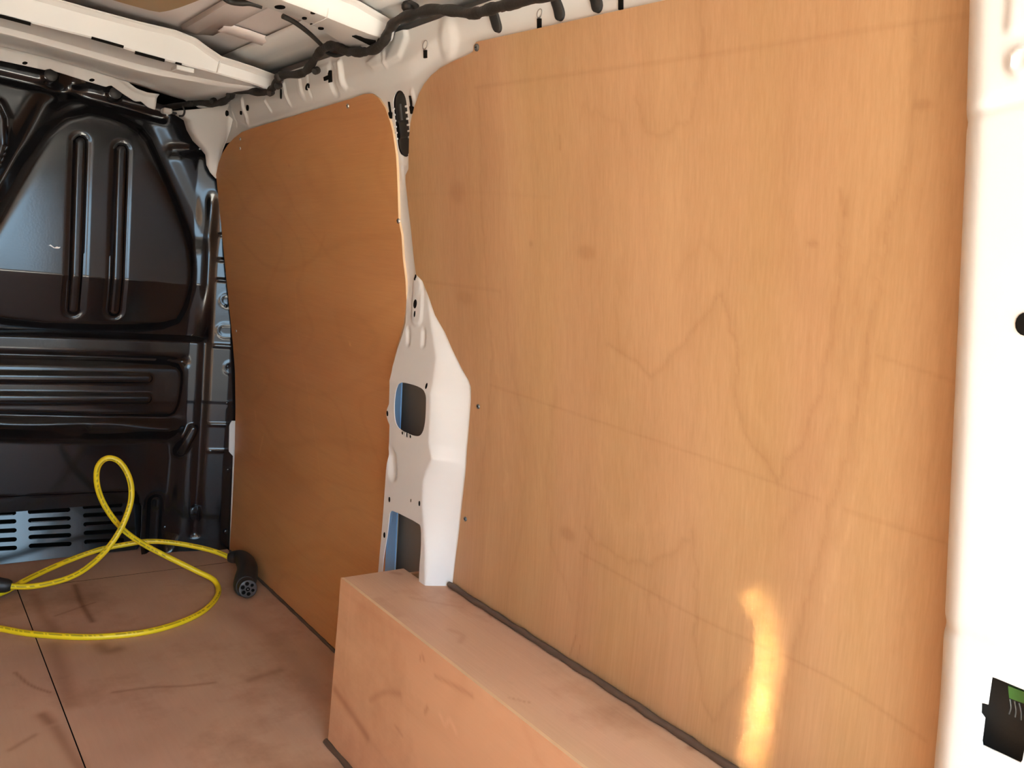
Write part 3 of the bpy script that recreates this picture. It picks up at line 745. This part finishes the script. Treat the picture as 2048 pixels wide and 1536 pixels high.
# rubber buffers, dial bolt and clips on the bulkhead
def front_disc(name, px, r, h, mat, y=None):
    c = on_y(*px, 2.70); yy = 2.70-float(bulk_d(np.array([c[0]]), np.array([c[2]]))[0]); c = on_y(*px, yy)
    return disc(name, c, (0, -1, 0), r, h, mat, WF), c
for c in [(102, 150), (231, 186)]:
    front_disc('rubber_buffer', c, .0165, .007, M_rubber)
kn, kc = front_disc('turn_fastener', (396, 1026), .027, .006, M_black)
box('fastener_bar', (kc[0]-.004, kc[1]-.014, kc[2]-.024), (kc[0]+.004, kc[1]-.004, kc[2]+.024), M_black, kn, .002)
k2, _ = front_disc('bolt_head', (331, 1055), .010, .006, M_black)
k2, _ = front_disc('bolt_head', (452, 1063), .009, .006, M_black)
for c in [(456, 733), (455, 806), (457, 940), (452, 612)]:
    front_disc('bolt_head', c, .006, .003, M_black)
chip = [on_y(*p, 2.700) for p in [(97, 491), (101, 489), (105, 492), (109, 495), (114, 493), (117, 494), (121, 494), (118, 497), (113, 498), (107, 497), (101, 493)]]
cc_ = on_y(108, 493, 2.70); yy = 2.70-float(bulk_d(np.array([cc_[0]]), np.array([cc_[2]]))[0])
plate('paint_chip', [on_y(*p, yy-.0008) for p in [(97, 491), (101, 489), (105, 492), (109, 495), (114, 493), (117, 494), (121, 494), (118, 497), (113, 497), (107, 496), (101, 492)]], (0, .001, 0), M_mark, WF)

# ================================================================== things
# ---- plywood lining, front
fp = empty('plywood_panel', (.951, 2.05, 0)); tag(fp, 'darker plywood lining panel with rounded top corners next to the black bulkhead', 'plywood panel', 'plywood wall lining panels')
far_top = [(432, 350), (437, 326), (445, 306), (455, 290), (468, 276), (484, 264), (500, 258), (600, 228), (700, 198), (728, 188)]
fl_ = [(2.655, .002)]+yz(far_top)+[tuple(p) for p in fr]+[(1.535, .88), (1.585, .80), (1.585, .002)]
W2 = lambda pts: [tuple(on_w(*p)[1:]) for p in pts]
far_marks = [
 ('l', W2([(480, 480), (530, 530), (580, 540), (630, 515), (650, 470)]), .006, .09), ('l', W2([(640, 510), (700, 480), (800, 470)]), .010, .07),
 ('l', W2([(470, 440), (530, 370), (580, 400), (560, 440)]), .02, .06), ('l', W2([(500, 700), (600, 640), (700, 650), (800, 600)]), .012, .06),
 ('l', W2([(480, 850), (520, 840), (560, 890), (640, 880), (760, 900)]), .012, .08), ('l', W2([(520, 860), (560, 920), (640, 1000)]), .01, .05),
 ('l', W2([(480, 1100), (560, 1120), (640, 1090), (740, 1130)]), .012, .07), ('l', W2([(540, 760), (640, 790), (760, 740)]), .008, .06),
 ('l', W2([(590, 560), (600, 700), (640, 950)]), .0035, -.06), ('l', W2([(510, 820), (512, 840)]), .003, -.2), ('l', W2([(527, 870), (518, 910)]), .003, -.2),
 ('e', [on_w(700, 688)[1:], (.003, .004)], .5, -.9), ('e', [on_w(578, 330)[1:], (.004, .003)], .5, .3)]
sheet('board', [fl_], .005, lambda y, z: np.stack([prof(z), y, z], 1), (.006, 0, 0), M_farply, fp,
      tone=lambda y, z: marks(y, z, far_marks), edge_mat=M_edge)
def screw(px, parent, r=.0045, mat=None, name='screw'):
    c = on_w(*px); s = disc(name, c, (-1, 0, -.15), r, .0025, mat or M_steel, parent, 12)
    box('recess', (c[0]-.0032, c[1]-r*.45, c[2]-.0006), (c[0]-.0020, c[1]+r*.45, c[2]+.0006), M_hole, s, .0002)
for p in [(696, 212), (481, 278), (481, 297), (797, 442), (473, 662)]: screw(p, fp, .005 if p[0] > 600 else .0042)
# ---- plywood lining, rear (nearest the camera)
np_ = empty('plywood_panel', (.945, .85, .36)); tag(np_, 'large pale plywood lining panel above the wheel arch box', 'plywood panel', 'plywood wall lining panels')
nl_ = [tuple(p) for p in nl]+[tuple(p) for p in Dp[1:-1]]+[(Dp[-1, 0], .3625), (.30, .3625), (.30, 1.357)]+[tuple(on_w(1320, 2.5)[1:])]
near_marks = [
 ('j', W2([(1215, 690), (1260, 720), (1300, 755), (1350, 700), (1400, 640), (1440, 588), (1458, 640), (1475, 700), (1468, 770), (1485, 860), (1520, 910), (1552, 962), (1590, 900), (1640, 790), (1655, 700), (1680, 560), (1690, 400)]), 0.0090, 0.137),
 ('j', W2([(1830, 0), (1825, 150), (1820, 300), (1780, 450), (1740, 650), (1715, 800), (1680, 950), (1640, 1100), (1600, 1250), (1570, 1380), (1530, 1536)]), 0.0120, 0.137),
 ('j', W2([(1770, 430), (1720, 560), (1690, 700), (1660, 850), (1600, 1000), (1560, 1060)]), 0.0150, 0.074),
 ('j', W2([(1170, 1055), (1190, 1085), (1230, 1110), (1290, 1128), (1340, 1108), (1382, 1062), (1392, 1150), (1388, 1250), (1395, 1330), (1402, 1400), (1425, 1440), (1465, 1380), (1500, 1330)]), 0.0090, 0.116),
 ('j', W2([(955, 180), (962, 400), (975, 600), (985, 720), (970, 880), (955, 1000)]), 0.0075, 0.105),
 ('j', W2([(1010, 560), (1015, 700), (1050, 880), (1040, 1060), (1020, 1150)]), 0.0105, 0.074),
 ('j', W2([(1110, 780), (1090, 950), (1105, 1100), (1140, 1200)]), 0.0105, 0.074), ('j', W2([(1180, 1060), (1160, 1160), (1150, 1260)]), 0.0090, 0.095),
 ('j', W2([(1270, 200), (1290, 265), (1320, 270), (1380, 240), (1405, 120), (1400, 0)]), 0.0090, 0.095),
 ('j', W2([(1160, 210), (1240, 250), (1250, 330)]), 0.0120, 0.063), ('j', W2([(1240, 520), (1230, 620), (1240, 700)]), 0.0150, 0.063),
 ('j', W2([(1350, 560), (1400, 480), (1440, 520)]), 0.0180, 0.063), ('j', W2([(1880, 100), (1890, 400), (1880, 700), (1850, 1000), (1790, 1300)]), 0.0150, 0.063),
 ('j', W2([(1560, 0), (1570, 200), (1560, 420), (1600, 600)]), 0.0300, 0.042), ('j', W2([(1300, 1230), (1290, 1190), (1310, 1170), (1330, 1230)]), 0.0090, 0.074),
 ('j', W2([(1000, 100), (1010, 300), (1030, 500)]), 0.0150, -0.053), ('j', W2([(980, 620), (1000, 800), (1010, 1000)]), 0.0090, -0.074),
 ('j', W2([(1760, 500), (1755, 650), (1735, 850), (1700, 1020), (1650, 1200)]), 0.0120, -0.074), ('j', W2([(1480, 620), (1490, 760), (1530, 880)]), 0.0180, -0.053),
 ('j', W2([(1200, 820), (1190, 960), (1230, 1050), (1330, 1050)]), 0.0300, -0.053),
 # scuffs
 ('l', W2([(980, 770), (1380, 905), (1640, 1000)]), .0022, .11), ('l', W2([(950, 175), (1320, 124), (1700, 65), (1947, 29)]), .003, .11),
 ('l', W2([(1160, 1105), (1390, 1232), (1650, 1350), (1850, 1480)]), .0025, .13), ('l', W2([(1690, 1020), (1890, 1085)]), .0025, .11),
 ('l', W2([(850, 563), (1000, 582)]), .0025, .10), ('l', W2([(1755, 712), (1930, 770)]), .0025, .10), ('l', W2([(820, 390), (960, 385), (1100, 395)]), .003, .04),
 ('l', W2([(1140, 1310), (1152, 1270)]), .002, .25), ('l', W2([(1155, 1320), (1160, 1290)]), .0015, .2), ('l', W2([(1405, 60), (1403, 110)]), .003, .15),
 ('l', W2([(1120, 270), (1120, 300)]), .0018, .22), ('l', W2([(1680, 380), (1690, 430)]), .003, .14),
 # hand prints and stains
 ('e', [on_w(915, 385)[1:], (.026, .022)], .5, 0.160), ('e', [on_w(1172, 505)[1:], (.022, .012)], .5, 0.174), ('e', [on_w(1135, 1068)[1:], (.021, .013)], .5, 0.203),
 ('e', [on_w(930, 595)[1:], (.030, .015)], .5, 0.131), ('e', [on_w(880, 195)[1:], (.045, .03)], .6, 0.087), ('e', [on_w(1845, 210)[1:], (.010, .006)], .5, 0.174),
 ('e', [on_w(1625, 487)[1:], (.008, .004)], .5, 0.174), ('e', [on_w(1062, 488)[1:], (.006, .006)], .5, 0.174)]
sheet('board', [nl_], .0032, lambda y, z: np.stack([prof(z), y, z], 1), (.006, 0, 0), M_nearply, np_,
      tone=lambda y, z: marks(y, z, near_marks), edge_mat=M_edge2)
for p, r in [((954, 95), .0062), ((957, 813), .0045), ((931, 1038), .0048)]: screw(p, np_, r, M_dsteel)

# ---- wheel arch box
wb = empty('wheel_arch_box', (.85, .8, 0)); tag(wb, 'plywood box built over the wheel arch below the pale panel', 'wheel arch box')
X0, Y1, ZT = .759, 1.471, .36
zy = lambda pts: [tuple(on_x(*p, X0)[1:]) for p in pts]
bs_marks = [
 ('l', zy([(670, 1380), (695, 1415), (715, 1445), (735, 1475)]), .009, .33), ('l', zy([(740, 1400), (770, 1385), (800, 1388)]), .006, .22),
 ('l', zy([(870, 1352), (910, 1372), (945, 1392)]), .004, .22), ('l', zy([(845, 1310), (848, 1322)]), .0025, .35), ('l', zy([(840, 1310), (841, 1324)]), .0015, .3),
 ('l', zy([(850, 1425), (855, 1415)]), .004, .3), ('l', zy([(880, 1430), (890, 1450), (900, 1440), (912, 1465)]), .004, -.15), ('l', zy([(990, 1400), (1060, 1440), (1120, 1500)]), .006, .1),
 ('l', zy([(790, 1450), (805, 1472)]), .003, .2), ('l', zy([(700, 1180), (690, 1350)]), .004, -.06)]
sheet('side_board', [[(.11, .001), (Y1, .001), (Y1, ZT), (.11, ZT)]], .005, lambda y, z: np.stack([np.full_like(y, X0), y, z], 1), (.0065, 0, 0), M_boxside, wb,
      tone=lambda y, z: marks(y, z, bs_marks), edge_mat=M_edge)
xy_ = lambda pts: [tuple(on_z(*p, ZT)[:2]) for p in pts]
bt_marks = [('l', xy_([(785, 1145), (800, 1148)]), .006, .3), ('l', xy_([(820, 1195), (870, 1205), (925, 1215)]), .004, .15), ('l', xy_([(900, 1260), (925, 1270), (920, 1285)]), .006, .16),
            ('l', xy_([(1020, 1396), (1058, 1405)]), .002, .25), ('l', xy_([(760, 1200), (800, 1230)]), .01, .12), ('l', xy_([(920, 1340), (980, 1400), (1060, 1460)]), .006, .1),
            ('e', [xy_([(1385, 1495)])[0], (.012, .008)], .5, .35), ('l', xy_([(980, 1230), (981, 1234)]), .003, .3)]
top_loop = [(X0+.0067, .11), (.946, .11), (.946, 1.347), (.905, 1.378), (.905, 1.4705), (X0+.0067, 1.4705)]
sheet('top_board', [top_loop], .005, lambda u, v: np.stack([u, v, np.full_like(u, ZT)], 1), (0, 0, -.009), M_boxtop, wb,
      tone=lambda u, v: marks(u, v, bt_marks), edge_mat=M_edge)
box('end_board', (X0+.010, Y1-.010, .001), (.945, Y1-.001, ZT-.010), M_boxside, wb)
box('corner_batten', (X0+.010, .13, ZT-.035), (X0+.035, Y1-.012, ZT-.010), M_edge, wb)

# ---- sealant beads
def bead(label, path, r):
    P = np.asarray(path, float); n = 60; t = np.linspace(0, 1, n)
    Q = np.stack([np.interp(t, np.linspace(0, 1, len(P)), P[:, k]) for k in range(3)], 1)
    Q += rng.normal(0, .0004, Q.shape)
    o = tube('sealant_bead', Q, r*(1+.12*np.sin(np.arange(n)*1.7)), M_seal, None, 8)
    tag(o, label, 'sealant', 'brown sealant beads'); return o
bead('thin dark sealant bead where the front lining panel meets the floor', [(.948, 2.64, .002), (.948, 1.50, .002)], .0045)
bead('brown sealant bead along the back of the wheel arch box top', [(.9385, 1.345, ZT+.0062), (.9385, .12, ZT+.0062)], .0056)
bead('brown sealant bead where the wheel arch box side meets the floor', [(.756, 1.475, .002), (.756, .12, .002)], .0065)

# ---- yellow charging cable with its two plugs
cb_ = empty('charging_cable', (.55, 2.4, 0)); tag(cb_, 'yellow charging cable coiled on the floor with black plugs', 'charging cable')
CP = []
def cz(px, py, z=.0075): CP.append(on_z(px, py, z))
def cy_(px, py, y): CP.append(on_y(px, py, y))
for p in [(466, 1118, 2.46), (430, 1103, 2.50), (380, 1091, 2.545), (330, 1084, 2.575), (290, 1083, 2.59), (250, 1089, 2.60), (200, 1099, 2.60), (150, 1116, 2.59), (100, 1137, 2.565), (50, 1161, 2.53), (5, 1185, 2.485)]: cy_(*p)
CP += [np.array(p) for p in [(.19, 2.41, .03), (.08, 2.355, .022), (-.02, 2.36, .012), (-.04, 2.43, .0075), (.03, 2.47, .0075), (.12, 2.42, .0075), (.20, 2.335, .0075)]]
for p in [(0, 1257), (50, 1266), (100, 1271), (160, 1274), (210, 1273), (280, 1266), (340, 1252), (390, 1232), (420, 1211), (435, 1190), (436, 1174)]: cz(*p)
for p in [(425, 1158, 2.38), (395, 1143, 2.41), (350, 1121, 2.43), (310, 1101, 2.44), (275, 1081, 2.44), (245, 1058, 2.435), (220, 1028, 2.43), (203, 998, 2.43), (194, 968, 2.425), (194, 940, 2.42), (204, 922, 2.415), (220, 916, 2.41), (238, 923, 2.405),
          (253, 943, 2.40), (262, 970, 2.395), (262, 1000, 2.39), (253, 1032, 2.38), (238, 1064, 2.37), (215, 1097, 2.37), (185, 1127, 2.385), (150, 1150, 2.41), (110, 1164, 2.43), (60, 1173, 2.45), (12, 1172, 2.47)]: cy_(*p)
CPa = np.array(CP); CPa[:, 2] = np.maximum(CPa[:, 2], .0075)
path = catmull(CPa, 10); NP = len(path)
dl = np.linalg.norm(np.diff(path, axis=0), axis=1).cumsum(); s = np.linspace(0, dl[-1], int(dl[-1]/.004)); path = np.stack([np.interp(s, np.r_[0, dl], path[:, k]) for k in range(3)], 1)
rt = random.Random(2); letters = [rt.random() < .72 for _ in range(len(path))]
def ctone(i, k):
    near = 330 < i
    return .25 if (k in (2, 14) and letters[i] and (i//60) % 5 != 4) else 1.
tube('sheath', path, .0078, M_cable, cb_, 16, tone=ctone, smooth=80)
def plug(face_c, axis, grip_pts, label):
    axis = np.array(axis, float); axis /= np.linalg.norm(axis); face_c = np.array(face_c)
    back = face_c-axis*.062
    pts = catmull(np.array([*grip_pts, back, face_c-axis*.035]), 8); n = len(pts)
    t = np.linspace(0, 1, n)
    rad = np.interp(t, [0, .05, .14, .4, .65, .85, 1], [.013, .018, .020, .028, .033, .031, .0285])
    h = tube('plug_housing', pts, rad, M_plug, cb_, 20); tag(h, label)
    tube('plug_collar', [face_c-axis*.045, face_c-axis*.002, face_c], [.0268, .0262, .0250], M_plug, h, 24, caps=False)
    tube('plug_face', [face_c-axis*.012, face_c-axis*.005, face_c-axis*.0045], [.0255, .0255, .0245], M_plugface, h, 24)
    # seven pin sockets
    up = np.array([0, 0, 1.]); r_ = np.cross(up, axis); r_ /= np.linalg.norm(r_); u_ = np.cross(axis, r_)
    spots = [(0, -.001, .0062)]+[(.0150*math.cos(a), .0150*math.sin(a), .0060 if i not in (1, 2) else .0052) for i, a in enumerate(np.radians([100, 40, -20, -80, -140, 160]))]
    for a, b, rr in spots:
        c = face_c+r_*a+u_*b
        ring = [c-axis*.0016+(rr+.0005)*(r_*math.cos(q)+u_*math.sin(q)) for q in np.linspace(0, 2*math.pi, 15)]
        tube('pin_socket', ring, .0009, M_plugface, h, 6, caps=False)
        tube('socket_hole', [c-axis*.006, c-axis*.0020], [rr, rr], M_hole, h, 14)
    tube('contact_pin', [face_c-axis*.006-u_*.001, face_c-axis*.0010-u_*.001], [.0016, .0014], M_steel, h, 8)
fc = on_y(496, 1178, 2.235); fc[2] = max(fc[2], .030)
g0 = path[0]
plug(fc, (-.20, -1., .16), [g0+np.array([-.012, .008, .004]), g0+np.array([.018, -.018, .008]), np.array([.905, 2.365, .047])], 'black seven-pin plug head lying against the plywood wall')
e0 = path[-1]
plug(e0+np.array([-.16, .10, .025]), (-.8, .5, .0), [e0+np.array([.012, -.004, 0]), e0+np.array([-.03, .01, .006]), e0+np.array([-.065, .04, .018])], 'black plug at the left edge of the picture')

# ---- wiring harness along the roof rail
wh = empty('wiring_harness', (.76, 1.7, 1.40)); tag(wh, 'black taped wiring harness running along the white roof rail', 'wiring harness')
HX = [(300, 212, .655), (330, 215, .70), (365, 210, .735), (395, 206, .75), (425, 208, .755), (447, 203, .76), (460, 193, .757), (470, 181, .755), (498, 182, .762), (528, 185, .768), (545, 177, .765), (555, 162, .758), (563, 151, .756), (598, 148, .758), (615, 139, .757), (633, 113, .750),
      (648, 97, .747), (668, 91, .748), (690, 101, .755), (720, 104, .760), (748, 99, .760), (768, 82, .755), (779, 58, .748), (797, 40, .746), (830, 28, .752), (868, 19, .756), (910, 22, .762), (945, 27, .766), (975, 20, .764), (1010, 10, .762), (1060, -2, .762), (1130, -20, .76), (1250, -45, .76)]
hp = catmull([on_x(a, b, x-.012*min(1, max(0, (a-560)/150))) for a, b, x in HX], 6)
hp = np.vstack([hp, catmull([hp[-1], (.748, .55, 1.412), (.752, .2, 1.418), (.75, -.2, 1.414), (.752, -.52, 1.417)], 8)[1:]])
hr = .0088+.0012*np.sin(np.arange(len(hp))*.9)+rng.normal(0, .0004, len(hp))
k0 = int(len(hp)*.28); hr[:k0] *= np.linspace(.95, 1.05, k0)
tube('trunk', hp, hr, M_tape, wh, 12)
br = catmull([on_b2(566, 28)-np.array([0, 0, .004]), on_y(590, 45, 1.60), on_y(620, 68, 1.63), on_x(645, 92, .744)], 6)
tube('branch', br, np.linspace(.0052, .0042, len(br)), M_tape, wh, 8)
tube('branch', catmull([on_x(642, 93, .75), on_x(655, 105, .752), on_x(672, 111, .756), on_x(690, 106, .757)], 6), .0042, M_tape, wh, 8)
tube('branch', catmull([on_y(440, -12, 1.62), on_y(458, 2, 1.63), on_y(480, 6, 1.62), on_y(500, 6, 1.61), on_y(524, 12, 1.60)], 6), .0058, M_tape, wh, 8)
for (a, b, x) in [(820, 14, .752), (664, 92, .747), (562, 155, .757), (463, 190, .757), (768, 85, .755), (636, 142, .765), (430, 202, .756), (1010, 14, .763), (560, 172, .765), (545, 186, .77), (390, 207, .75), (702, 105, .757)]:
    c = on_x(a, b, x); r0 = .009 if a in (820, 562) else .007
    disc('harness_clip', c+np.array([-.004, 0, 0]), (-.5, -.5, -.3), r0*1.15, .012, M_tape, wh, 10)
c = on_x(824, 10, .752); disc('clip_cap', c, (-.3, -.5, -.8), .013, .006, M_tape, wh, 14)
c = on_x(822, 20, .752); tube('clip_stem', [c, on_x(823, 30, .752)], .008, M_tape, wh, 8)
# connector block hanging at the front end of the harness
cn = empty('connector_block', on_y(340, 222, 2.60)); tag(cn, 'clear plastic connector block under the harness by the bulkhead', 'connector')
A = on_y(323, 216, 2.60); B = on_y(352, 226, 2.57)
box('block', (A[0], 2.575, B[2]-.004), (B[0]-.008, 2.61, A[2]), M_alu, cn, .003)
box('block_end', (B[0]-.007, 2.58, B[2]-.002), (B[0]+.006, 2.60, A[2]-.006), M_rubber, cn, .002)
tube('lead', catmull([on_y(365, 212, 2.58), on_y(369, 222, 2.58), on_y(366, 231, 2.58), on_y(358, 232, 2.58)], 5), .0028, M_tape, cn, 8)

# ---- narrow lamps added in place of a sun glint on the near panel
def glint(name, px, size, power, spread=6):
    P = on_w(*px); d = np.array([.85, .42, -.30]); d /= np.linalg.norm(d); L = P-d*1.5
    ld = bpy.data.lights.new(name, 'AREA'); ld.shape = 'ELLIPSE'; ld.size = size[0]; ld.size_y = size[1]; ld.energy = power; ld.color = (1, .72, .38); ld.spread = math.radians(spread)
    lo = bpy.data.objects.new(name, ld); COL.objects.link(lo); lo.location = L
    z = -Vector(d); x = Vector((0, 0, 1)).cross(z); x.normalize(); y = z.cross(x)
    lo.matrix_world = Matrix(((x.x, y.x, z.x, L[0]), (x.y, y.y, z.y, L[1]), (x.z, y.z, z.z, L[2]), (0, 0, 0, 1)))
glint('glint_lamp', (1518, 1420), (.014, .29), .075, 2.0)
glint('glint_lamp', (1510, 1200), (.020, .03), .013, 1.8)
glint('glint_lamp', (1526, 1420), (.012, .03), .006, 1.8)
